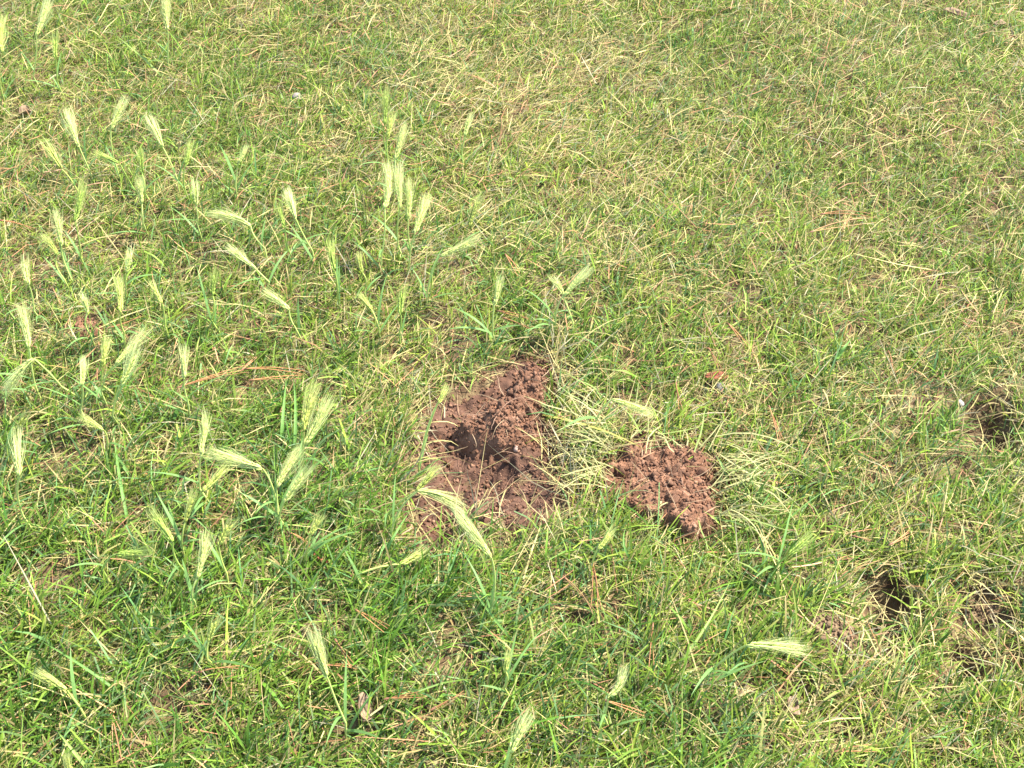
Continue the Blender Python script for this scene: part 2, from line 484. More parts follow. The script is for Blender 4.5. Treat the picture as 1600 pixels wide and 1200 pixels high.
# ------------------------------------------------------------------ small builders
def sphere_mesh(nu, nv):
    V = [(0, 0, -1)]
    for j in range(1, nv):
        p = math.pi * j / nv
        for k in range(nu):
            a = 2 * math.pi * k / nu
            V.append((math.sin(p) * math.cos(a), math.sin(p) * math.sin(a), -math.cos(p)))
    V.append((0, 0, 1))
    tri, quad = [], []
    for k in range(nu):
        tri.append((0, 1 + (k + 1) % nu, 1 + k))
        l = 1 + (nv - 2) * nu
        tri.append((l + k, l + (k + 1) % nu, len(V) - 1))
    for j in range(nv - 2):
        for k in range(nu):
            a = 1 + j * nu
            quad.append((a + k, a + (k + 1) % nu, a + nu + (k + 1) % nu, a + nu + k))
    return np.array(V), np.array(tri), np.array(quad)

def lump(name, seed, mat, rough=.28, nu=9, nv=6, smooth=False, squash=1.0):
    V, t, q = sphere_mesh(nu, nv)
    r = np.random.default_rng(seed)
    for _ in range(5):                                       # knocked-off facets
        d = r.normal(size=3); d /= np.linalg.norm(d)
        h = V @ d; c = r.uniform(.45, .85)
        V = V - np.maximum(h - c, 0)[:, None] * d * .9
    V = V * (1 + r.normal(0, rough * .35, (len(V), 1))) * r.uniform(.75, 1.15, 3) * (1, 1, squash)
    return mesh_from(name, V, [t, q], mat, smooth=smooth)

def heap(name, P, zfun, mat, step=.0024, rough=.010, seed=0, parent=None):
    """loose soil heaped over outline P; zfun gives its height over the turf"""
    x0, y0 = P.min(0) - .02; x1, y1 = P.max(0) + .02
    xs, ys = np.arange(x0, x1, step), np.arange(y0, y1, step)
    X, Y = np.meshgrid(xs, ys)
    s = poly_sd(P, X, Y) + (fbm(X, Y, .025, seed + 3, 3) - .5) * .028
    r = np.random.default_rng(seed)
    # clods: nearest-point domes at two sizes
    bump = np.zeros_like(X)
    for cell, amp in ((.011, .55), (.0052, .40)):
        cx, cy = np.floor(X / cell), np.floor(Y / cell)
        best = np.full(X.shape, 9.0)
        hsh = r.random((64, 64, 3))
        for i in (-1, 0, 1):
            for j in (-1, 0, 1):
                h = hsh[(cx + i).astype(int) % 64, (cy + j).astype(int) % 64]
                d = np.hypot((cx + i + h[..., 0]) * cell - X, (cy + j + h[..., 1]) * cell - Y) / cell / (.55 + .6 * h[..., 2])
                best = np.minimum(best, d)
        bump = bump + amp * np.sqrt(np.clip(1 - best ** 2, 0, 1))
    inside = sstep(.004, -.012, s)
    Z = ground_z(X, Y) + zfun(X, Y, s) + inside * (rough * (bump - .5) + (fbm(X, Y, .028, seed, 5, .62) - .5) * rough * 3.6) - .010 * (1 - inside) - .002
    ok = s < .010
    idm = -np.ones(X.shape, int); idm[ok] = np.arange(ok.sum())
    V = np.stack([X[ok], Y[ok], Z[ok]], 1)
    q = np.stack([idm[:-1, :-1], idm[:-1, 1:], idm[1:, 1:], idm[1:, :-1]], 2).reshape(-1, 4)
    q = q[(q >= 0).all(1)]
    me = mesh_from(name, V, q, mat)
    o = link(name, me, parent)
    return o, (xs, ys, Z, s)

def heap_height(H, x, y):
    xs, ys, Z, s = H
    i = np.clip(((x - xs[0]) / (xs[1] - xs[0])).astype(int), 0, len(xs) - 1)
    j = np.clip(((y - ys[0]) / (ys[1] - ys[0])).astype(int), 0, len(ys) - 1)
    return Z[j, i], s[j, i]

CRUMBS = [lump('soil_crumb', 40 + k, M_CRUMB, .35, 7, 5) for k in range(6)]
def join_lumps(name, pos, rad, mat, seed, parent, kind='stuff'):
    r = np.random.default_rng(seed)
    vs, fs, o_ = [], [[], []], 0
    V0, t0, q0 = sphere_mesh(5, 4)
    for p, a in zip(pos, rad):
        Vk = V0 * (1 + r.normal(0, .2, (len(V0), 1))) * r.uniform(.7, 1.2, 3) * a
        c, s = math.cos(r.uniform(0, 6)), math.sin(r.uniform(0, 6))
        vs.append(Vk @ np.array([[c, s, 0], [-s, c, 0], [0, 0, 1]]).T + p)
        fs[0].append(t0 + o_); fs[1].append(q0 + o_); o_ += len(V0)
    return link(name, mesh_from(name, np.concatenate(vs), [np.concatenate(fs[0]), np.concatenate(fs[1])], mat), parent, kind)

def crumb_cover(owner, H, P, nbig, nsmall, seed, spill=.006, rb=(.0035, .0085)):
    r = np.random.default_rng(seed)
    lo, hi = P.min(0) - .02, P.max(0) + .02
    def pts(n, lim):
        x, y = r.uniform(lo[0], hi[0], n * 8), r.uniform(lo[1], hi[1], n * 8)
        k = poly_sd(P, x, y) < lim
        return x[k][:n], y[k][:n]
    x, y = pts(nbig, -.006)
    z, s = heap_height(H, x, y)
    for a, b_, c in zip(x, y, z):
        o = link('soil_crumb', CRUMBS[r.integers(6)], owner)
        q = rb[0] + (rb[1] - rb[0]) * r.random() ** 2
        o.location = (a, b_, c + q * .35)
        o.rotation_euler = tuple(r.uniform(0, 6, 3)); o.scale = (q, q * r.uniform(.75, 1.1), q * r.uniform(.65, .95))
    x, y = pts(nsmall, spill)
    z, s = heap_height(H, x, y)
    z = np.where(s < .008, np.maximum(z, ground_z(x, y)), ground_z(x, y))
    rad = .0007 + .0020 * r.random(len(x)) ** 3
    join_lumps('loose_soil', np.stack([x, y, z + rad * .3], 1), rad, M_CRUMB, seed, owner)

def chunks(owner, H, P, n, seed, lo, hi, lift=-.05):
    """torn lumps of earth bigger than crumbs, each its own part"""
    r = np.random.default_rng(seed)
    a, b_ = P.min(0), P.max(0)
    k = 0
    while k < n:
        x, y = r.uniform(a[0], b_[0]), r.uniform(a[1], b_[1])
        if float(poly_sd(P, np.array([x]), np.array([y]))[0]) > -.020: continue
        z = float(heap_height(H, np.array([x]), np.array([y]))[0][0])
        q = lo + (hi - lo) * r.random() ** 1.6
        V, t, q4 = sphere_mesh(22, 15)
        for _ in range(7):
            d = r.normal(size=3); d /= np.linalg.norm(d)
            V = V - np.maximum(V @ d - r.uniform(.35, .8), 0)[:, None] * d * .95
        V = V * (1 + .32 * (fbm(V[:, 0] * 3 + seed + k, V[:, 1] * 3 + V[:, 2] * 2.3, .9, k, 4, .62) - .5)[:, None] + r.normal(0, .035, (len(V), 1)))
        o = link('soil_clod', mesh_from('soil_clod', V, [t, q4], M_CRUMB), owner, loc=(x, y, z + q * lift))
        o.rotation_euler = tuple(r.uniform(0, 6, 3)); o.scale = (q * r.uniform(.8, 1.3), q, q * r.uniform(.5, .8))
        k += 1

def strands(name, roots, az, th0, bend, L, w, col, mat, parent=None, kind='stuff', s=6, floor=.002, rollsd=.5):
    C = arcs(roots, az, th0, bend, L, s)
    t = np.linspace(0, 1, s)[None]
    n_ = len(az)                                             # kinked and bent sideways like trodden grass
    wob = (rng.normal(0, .16, (n_, 1)) * t ** 2 + rng.normal(0, .035, (n_, 1)) * np.sin(t * rng.uniform(3, 8, (n_, 1)))) * L[:, None]
    kink = np.cumsum(rng.normal(0, .018, (n_, s)), 1) * L[:, None] * (t > 0)
    C[:, :, 0] += np.cos(az)[:, None] * (wob + kink); C[:, :, 1] -= np.sin(az)[:, None] * (wob + kink)
    C[:, :, 2] = np.maximum(C[:, :, 2], ground_z(C[:, :, 0], C[:, :, 1]) + floor)
    V, Q = ribbons(C, side(az + rng.normal(0, .3, len(az)), rng.normal(0, rollsd, len(az))), w, .2)
    return link(name, mesh_from(name, V, Q, mat, np.repeat(col, s * 2, 0)), parent, kind)

# ------------------------------------------------------------------ the dug-up soil
ridge_a, ridge_b = flat(838, 590)[:2], flat(778, 668)[:2]
def mound_z(X, Y, s):
    e = ridge_b - ridge_a
    t = np.clip(((X - ridge_a[0]) * e[0] + (Y - ridge_a[1]) * e[1]) / (e @ e), 0, 1.05)
    d = np.hypot(X - ridge_a[0] - t * e[0], Y - ridge_a[1] - t * e[1])
    h = (.024 + .018 * t) * np.exp(-(d / .045) ** 2) + .010 + (fbm(X, Y, .035, 2, 3) - .5) * .030
    return h * sstep(.006, -.022, s) + (fbm(X, Y, .05, 5, 2) - .5) * .02 * sstep(0, -.02, s)
mound = empty('soil_mound', at(785, 690))
mi = np.array(mound.location)
def rebase(root):
    """children were built in world coordinates; hang them under ROOT without moving them"""
    for ch in root.children:
        ch.matrix_parent_inverse = root.matrix_world.inverted()
bpy.context.view_layer.update()
o, HM = heap('heaped_soil', MOUND, mound_z, M_SOIL, seed=3, parent=mound)
crumb_cover(mound, HM, MOUND, 60, 5200, 21, .018, (.0022, .0062))
chunks(mound, HM, MOUND, 14, 51, .005, .011, -.45)
tag(mound, 'large heap of crumbly red soil dug up in the middle of the lawn', 'soil mound')

# the scraped earth round the mound: darker, lower, with crumbs
scrape = empty('bare_soil', at(765, 760))
bpy.context.view_layer.update()
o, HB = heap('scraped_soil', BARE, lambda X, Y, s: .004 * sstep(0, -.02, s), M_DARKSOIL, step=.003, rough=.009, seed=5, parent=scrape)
crumb_cover(scrape, HB, BARE, 50, 3200, 22, .020, (.0022, .005))
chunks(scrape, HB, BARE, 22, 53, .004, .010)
tag(scrape, 'scraped hollow of darker bare soil in front of the tall red heap', 'bare soil')

clod_c = flat(1045, 765)[:2]
def clod_z(X, Y, s):
    d = np.hypot((X - clod_c[0]) / .10, (Y - clod_c[1]) / .12)
    step_ = .008 * sstep(-.01, .02, (X - clod_c[0]) * .5 - (Y - clod_c[1]) + (fbm(X, Y, .04, 6, 2) - .5) * .05)
    return (.026 * np.exp(-d ** 2 * .7) + step_) * sstep(.004, -.012, s) - .004
clod = empty('turf_clod', at(1045, 785))
bpy.context.view_layer.update()
o, HC = heap('clod_soil', CLOD, clod_z, M_SOIL, seed=9, parent=clod, rough=.011)
crumb_cover(clod, HC, CLOD, 34, 3400, 23, .016, (.0022, .0058))
chunks(clod, HC, CLOD, 12, 52, .006, .013, -.3)
tag(clod, 'overturned clod of red soil with grass fringes at both sides', 'turf clod')
def fringe(n, p0, p1, az_mid, az_sd, Lm, seed, pale):
    r = np.random.default_rng(seed)
    a, b_ = at(*p0), at(*p1)
    t = r.random(n)
    root = a + (b_ - a) * t[:, None] + np.stack([r.normal(0, .012, n), r.normal(0, .010, n), np.zeros(n)], 1)
    root[:, 2] = ground_z(root[:, 0], root[:, 1]) + r.uniform(.004, .034, n)
    az = az_mid + r.normal(0, az_sd, n)
    L = np.clip(r.normal(Lm, Lm * .3, n), .02, .14)
    col = np.where(r.random((n, 1)) < pale, np.array((.43, .41, .18)), np.array((.25, .33, .09))) * np.exp(r.normal(0, .2, (n, 1)))
    return strands('grass_fringe', root, az, r.normal(1.2, .3, n), r.normal(.6, .4, n), L, r.uniform(.0009, .0023, n), col, M_GRASS, clod)
fringe(52, (956, 700), (945, 780), R(-80), .42, .068, 31, .75)
fringe(30, (915, 640), (950, 700), R(-75), .7, .06, 34, .8)
fringe(90, (1130, 715), (1118, 835), R(92), .5, .075, 32, .75)
fringe(18, (1000, 800), (1060, 848), R(200), .6, .035, 33, .5)
fringe(24, (990, 700), (1080, 712), R(5), .6, .05, 35, .7)
def rootlets(owner, H, P, n, seed):
    r = np.random.default_rng(seed)
    lo, hi = P.min(0), P.max(0)
    x, y = r.uniform(lo[0], hi[0], n * 4), r.uniform(lo[1], hi[1], n * 4)
    k = poly_sd(P, x, y) < -.004
    x, y = x[k][:n], y[k][:n]
    z, _ = heap_height(H, x, y)
    n = len(x)
    col = np.where(r.random((n, 1)) < .5, np.array((.34, .24, .14)), np.array((.22, .13, .08)))
    strands('rootlet', np.stack([x, y, z + .001], 1), r.uniform(0, 6.3, n), r.normal(1.2, .25, n), r.normal(.55, .4, n), r.uniform(.014, .045, n), r.uniform(.0005, .0011, n), col, M_STRAW, owner)
rootlets(mound, HM, MOUND, 70, 91)
rootlets(clod, HC, CLOD, 90, 92)
rootlets(scrape, HB, BARE, 90, 93)
for r_ in (mound, scrape, clod): rebase(r_)

# dry roots and stalks sticking out of and hanging over the broken earth
def straws():
    spots = [((860, 545), (905, 700), 130, R(60), 1.0, .075), ((640, 690), (690, 640), 60, R(60), 1.2, .055), ((690, 805), (880, 830), 50, R(20), .8, .05),
             ((620, 720), (650, 830), 70, R(70), .8, .06), ((870, 690), (900, 790), 110, R(-30), 1.2, .06), ((840, 535), (880, 560), 50, R(50), 1.2, .045),
             ((1490, 610), (1505, 690), 26, R(80), 1.0, .045), ((1580, 610), (1600, 690), 36, R(-80), .9, .05), ((1500, 598), (1590, 598), 36, R(180), .9, .045),
             ((1350, 890), (1420, 890), 26, R(180), 1.2, .05), ((1340, 960), (1420, 985), 30, R(20), 1.2, .05), ((1500, 900), (1590, 900), 50, R(180), 1., .05),
             ((1480, 980), (1590, 1060), 40, R(30), 1.2, .055), ((1250, 1015), (1350, 1030), 24, R(10), 1.4, .04)]
    ro, az, L = [], [], []
    for a, b_, n_, m, sd_, l in spots:
        n_ = int(n_ * .55)
        p, q = flat(*a), flat(*b_)
        t = rng.random(n_)
        P = p + (q - p) * t[:, None] + np.stack([rng.normal(0, .013, n_), rng.normal(0, .013, n_), np.zeros(n_)], 1)
        P[:, 2] = ground_z(P[:, 0], P[:, 1]) + rng.uniform(.002, .022, n_)
        ro.append(P); az.append(m + rng.normal(0, sd_, n_)); L.append(np.clip(rng.normal(l, l * .3, n_), .015, .12))
    ro, az, L = np.concatenate(ro), np.concatenate(az), np.concatenate(L)
    n_ = len(L)
    u = rng.random((n_, 1))
    col = np.where(u < .5, PAL['straw'] * .9, np.where(u < .75, PAL['grey'] * .9, PAL['tan'] * .8)) * np.exp(rng.normal(0, .2, (n_, 1)))
    o = strands('dead_stalks', ro, az, rng.normal(1.0, .35, n_), rng.normal(.7, .5, n_), L, rng.uniform(.0009, .0019, n_), col, M_STRAW)
    o.name = 'straw'
    tag(o, 'pale dry stalks and roots fringing the broken soil and small burrows', 'straw')
straws()

# ------------------------------------------------------------------ small lumps of soil, stones, flakes
def small_heap(name, px, py, rx, ry, h, mat, seed, label, cat, crumbs=260):
    c = at(px, py)
    root = empty(name, c)
    a = np.linspace(0, 2 * np.pi, 14, endpoint=False)
    r = np.random.default_rng(seed)
    k = r.uniform(.8, 1.15, 14)
    P = np.stack([c[0] + np.cos(a) * rx * k, c[1] + np.sin(a) * ry * k], 1)
    bpy.context.view_layer.update()
    o, Hh = heap('heaped_soil', P, lambda X, Y, s: (h * np.exp(-(((X - c[0]) / rx) ** 2 + ((Y - c[1]) / ry) ** 2))) * sstep(.004, -.01, s) + .004, mat, step=.0022, rough=.006, seed=seed, parent=root)
    x, y = r.uniform(P[:, 0].min(), P[:, 0].max(), crumbs), r.uniform(P[:, 1].min(), P[:, 1].max(), crumbs)
    z, s = heap_height(Hh, x, y)
    rad = .001 + .0026 * r.random(crumbs) ** 2
    g = s < .004
    join_lumps('loose_soil', np.stack([x, y, z + rad * .3], 1)[g], rad[g], mat, seed, root)
    rebase(root)
    tag(root, label, cat)
small_heap('soil_lump', 1302, 996, .036, .026, .010, M_TANSOIL, 61, 'tan crumbly lump of earth right of the lone lying barley ear', 'soil lump')
small_heap('soil_lump', 138, 518, .020, .020, .012, M_SOIL, 62, 'small red soil lump among the grass near the left edge', 'soil lump', 140)
small_heap('soil_lump', 1528, 962, .026, .018, .012, M_TANSOIL, 63, 'brown soil lump under looping straw by the right edge', 'soil lump', 140)

def stone(name, px, py, size, mat, seed, label, cat, lift=0.0, dz=.35, on=None, squash=.7):
    p = at(px, py, lift)
    z = float(ground_z(p[0], p[1])) + lift
    if on is not None:
        zz, _ = heap_height(on, np.array([p[0]]), np.array([p[1]])); z = float(zz[0])
        d = ray(px, py); p = EYE + d * ((z - CAM_H) / d[2]); zz, _ = heap_height(on, p[0:1], p[1:2]); z = max(z, float(zz[0]))
    o = link(name, lump(name, seed, mat, .22, 12, 8, True, squash), loc=(p[0], p[1], z + size * dz))
    o.scale = (size, size * .85, size)
    o.rotation_euler = (.3, .2, seed * 1.7)
    tag(o, label, cat)
stone('stone', 465, 154, .0125, M_STONE, 71, 'pale pinkish grey stone lying in the grass at upper left', 'stone', .010, .4)
stone('pebble', 797, 629, .0045, M_WHITE, 72, 'tiny white pebble high on the sunny face of the red heap', 'pebble', on=HM)
stone('pebble', 806, 703, .0056, M_PINK, 73, 'pinkish pebble beside the dark hollow at the foot of the red heap', 'pebble', .03, .4)
stone('pebble', 1500, 632, .0055, M_WHITE, 74, 'white pebble at the left rim of the dark burrow by the right edge', 'pebble', .012, .5)
stone('stone', 1127, 606, .0125, M_GREY, 75, 'light grey stone tucked under the red bark flake', 'stone', .004, .2, squash=.4)

def flake(name, px, py, lx, ly, curl, rot, mat, seed, label, cat, lift=.012, tilt=.2):
    """thin curled leaf or bark flake with real thickness"""
    r = np.random.default_rng(seed)
    nu, nv = 12, 7
    U, Vv = np.meshgrid(np.linspace(-1, 1, nu), np.linspace(-1, 1, nv))
    edge = np.sqrt(np.clip(1 - np.abs(U) ** 2.2, .03, 1)) * (1 + (fbm(U, Vv, .5, seed, 2) - .5) * .4)
    x = U * lx; yy = Vv * ly * edge
    z = curl * (yy / ly) ** 2 * ly + .35 * curl * (U ** 2) * ly + (fbm(U, Vv, .35, seed + 1, 3) - .5) * ly * .6
    top = np.stack([x, yy, z], 2).reshape(-1, 3); bot = top - (0, 0, .0009)
    i = np.arange(nu * nv).reshape(nv, nu)
    q = np.stack([i[:-1, :-1], i[:-1, 1:], i[1:, 1:], i[1:, :-1]], 2).reshape(-1, 4)
    rim = np.concatenate([i[0, :], i[1:, -1], i[-1, -2::-1], i[-2:0:-1, 0]])
    sq = np.stack([np.roll(rim, -1), rim, rim + nu * nv, np.roll(rim, -1) + nu * nv], 1)
    me = mesh_from(name, np.concatenate([top, bot]), np.concatenate([q, q[:, ::-1] + nu * nv, sq]), mat, smooth=True)
    p = at(px, py, lift)
    o = link(name, me, loc=p)
    o.rotation_euler = (tilt, tilt * .5, rot)
    tag(o, label, cat)
flake('bark_flake', 1120, 588, .0165, .0058, .5, .12, M_BARK, 81, 'red brown bark flake lying above the light grey stone', 'bark flake')
flake('dead_leaf', 40, 178, .011, .008, 1.6, .6, M_DEADLEAF, 82, 'curled tan dead leaf in the grass near the upper left edge', 'dead leaf')
flake('dead_leaf', 1494, 22, .026, .008, 1.0, -.45, M_DEADLEAF, 83, 'long dry brown leaf in the grass at the upper right corner', 'dead leaf')
flake('dead_leaf', 1562, 38, .014, .006, 1.2, .35, M_DEADLEAF, 84, 'small dry curled leaf right of the long brown leaf', 'dead leaf')
flake('bark_flake', 497, 866, .017, .0045, .7, -.75, M_BARK, 85, 'rusty red bark sliver slanting in the grass left of the soil hollow', 'bark flake')
flake('dead_leaf', 570, 1110, .0065, .015, .8, .3, M_DEADLEAF, 86, 'narrow brown dead leaf standing in the grass at lower centre', 'dead leaf')
flake('dead_leaf', 470, 192, .010, .006, 1.0, 1.2, M_DEADLEAF, 87, 'small orange brown leaf just below the pale upper left stone', 'dead leaf')
flake('dead_leaf', 1238, 1105, .006, .011, .8, .2, M_DEADLEAF, 88, 'upright tan dead leaf scrap low in the right foreground grass', 'dead leaf')

# ------------------------------------------------------------------ tubes
def tube(C, rad, sides=5):
    """C (s,3) centre line, rad (s,) -> verts, quads"""
    s = len(C)
    T = np.gradient(C, axis=0); T /= np.linalg.norm(T, axis=1)[:, None] + 1e-12
    ref = np.array((.3, .2, .93)) if abs(T[0, 2]) < .9 else np.array((1., .1, 0))
    N = np.cross(T, ref); N /= np.linalg.norm(N, axis=1)[:, None] + 1e-12
    B = np.cross(T, N)
    a = np.arange(sides) * 2 * np.pi / sides
    V = C[:, None] + rad[:, None, None] * (np.cos(a)[None, :, None] * N[:, None] + np.sin(a)[None, :, None] * B[:, None])
    k = np.arange(s - 1)[:, None] * sides; m = np.arange(sides)[None]; m2 = (m + 1) % sides
    Q = np.stack([k + m, k + m2, k + sides + m2, k + sides + m], 2).reshape(-1, 4)
    return V.reshape(-1, 3), Q

def bez(p0, p1, p2, n_):
    t = np.linspace(0, 1, n_)[:, None]
    return (1 - t) ** 2 * p0 + 2 * t * (1 - t) * p1 + t * t * p2

# ------------------------------------------------------------------ pine needles that stand out: a bundle is two or three needles in a sheath
NEEDLES = [
    ((280, 605), (386, 577), 'long orange pine needles, left of the crossing bundle, left of the soil heap'),
    ((384, 576), (480, 583), 'orange pine needles lying level, upper right of the crossing bundle'),
    ((392, 594), (480, 588), 'orange pine needles lying level just below the upper level pair'),
    ((378, 578), (402, 556), 'short orange pine needles crossing the long level ones'),
    ((780, 486), (834, 502), 'bright orange pine needles above the tip of the red soil heap'),
    ((788, 497), (842, 520), 'orange pine needles slanting down to the top of the soil heap'),
    ((556, 953), (612, 986), 'reddish pine needles slanting in the grass below the large hollow'),
    ((502, 1040), (562, 1043), 'level rusty pine needles right of the large foreground ear'),
    ((524, 1000), (556, 1046), 'slanting rusty pine needles beside the large foreground ear'),
    ((604, 1092), (662, 1084), 'level reddish pine needles in the grass at lower centre left'),
    ((676, 1108), (728, 1080), 'reddish pine needles pointing up to the right at lower centre'),
    ((882, 902), (934, 962), 'long tan pine needles slanting down in the lawn below the clod'),
    ((926, 880), (934, 958), 'upright rusty pine needles in the lawn below the clod'),
    ((1020, 975), (1018, 1062), 'long upright rusty pine needles left of the lone lying ear'),
    ((945, 1094), (1008, 1116), 'rusty pine needles low in the foreground right of centre'),
    ((1202, 636), (1222, 694), 'steep orange pine needles right of the overturned clod'),
    ((1056, 598), (1064, 642), 'short red orange pine needles just behind the clod'),
    ((1108, 545), (1130, 586), 'orange pine needles leaning down to the red bark flake'),
    ((1138, 506), (1168, 542), 'orange pine needles lying in dry grass above the bark flake'),
    ((170, 512), (226, 492), 'orange pine needles above the small red soil lump'),
    ((0, 344), (60, 360), 'orange pine needles reaching in from the left edge'),
    ((1268, 362), (1366, 340), 'long yellow orange pine needles in the lawn at right'),
    ((1284, 334), (1372, 338), 'level orange pine needles just above the long slanting ones at right'),
    ((1204, 1032), (1238, 1058), 'reddish pine needles below the lone lying ear'),
    ((1308, 1174), (1378, 1168), 'orange pine needles at the bottom edge right of centre'),
    ((452, 832), (484, 850), 'short rusty pine needles above the bark sliver'),
    ((790, 398), (812, 432), 'orange pine needles in dry grass right of the tall ears'),
    ((1392, 850), (1424, 830), 'orange pine needles above the red hollow at lower right'),
    ((310, 1050), (385, 1042), 'long orange pine needles lying in the lower left grass'),
    ((1335, 838), (1362, 845), 'short tan pine needles left above the red hollow'),
]
for k, (a, b_, lab) in enumerate(NEEDLES):
    r = np.random.default_rng(200 + k)
    p, q = at(*a, .024), at(*b_, .028)
    root = empty('pine_needles', p)
    L = np.linalg.norm(q - p)
    ns = 2 + (k % 3 == 0)
    d = (q - p) / L
    sidev = np.cross(d, (0, 0, 1)); sidev /= np.linalg.norm(sidev)
    base_c = np.array((.33, .155, .062)) * math.exp(r.normal(0, .15)) * (np.array((1, 1.25, 1.2)) if 'tan' in lab or 'yellow' in lab else 1)
    for j in range(ns):
        f = (j - (ns - 1) / 2) * r.uniform(.05, .11)
        e = q - p + sidev * L * f - d * L * r.uniform(0, .12)
        C = bez(np.zeros(3), e * .5 + sidev * L * r.normal(0, .05) + np.array((0, 0, .10 * L * r.random())), e, 8)
        V, Q = tube(C, np.linspace(.00085, .0004, 8), 4)
        link('needle', mesh_from('needle', V, Q, M_NEEDLE, np.tile(base_c * math.exp(r.normal(0, .15)), (len(V), 1)), smooth=True), root)
    C = np.stack([d * t for t in np.linspace(-.003, .005, 4)])
    V, Q = tube(C, np.array((.0006, .0014, .0014, .0009)), 5)
    link('sheath', mesh_from('sheath', V, Q, M_NEEDLE, np.tile(np.array((.20, .09, .05)), (len(V), 1)), smooth=True), root)
    tag(root, lab, 'pine needles')

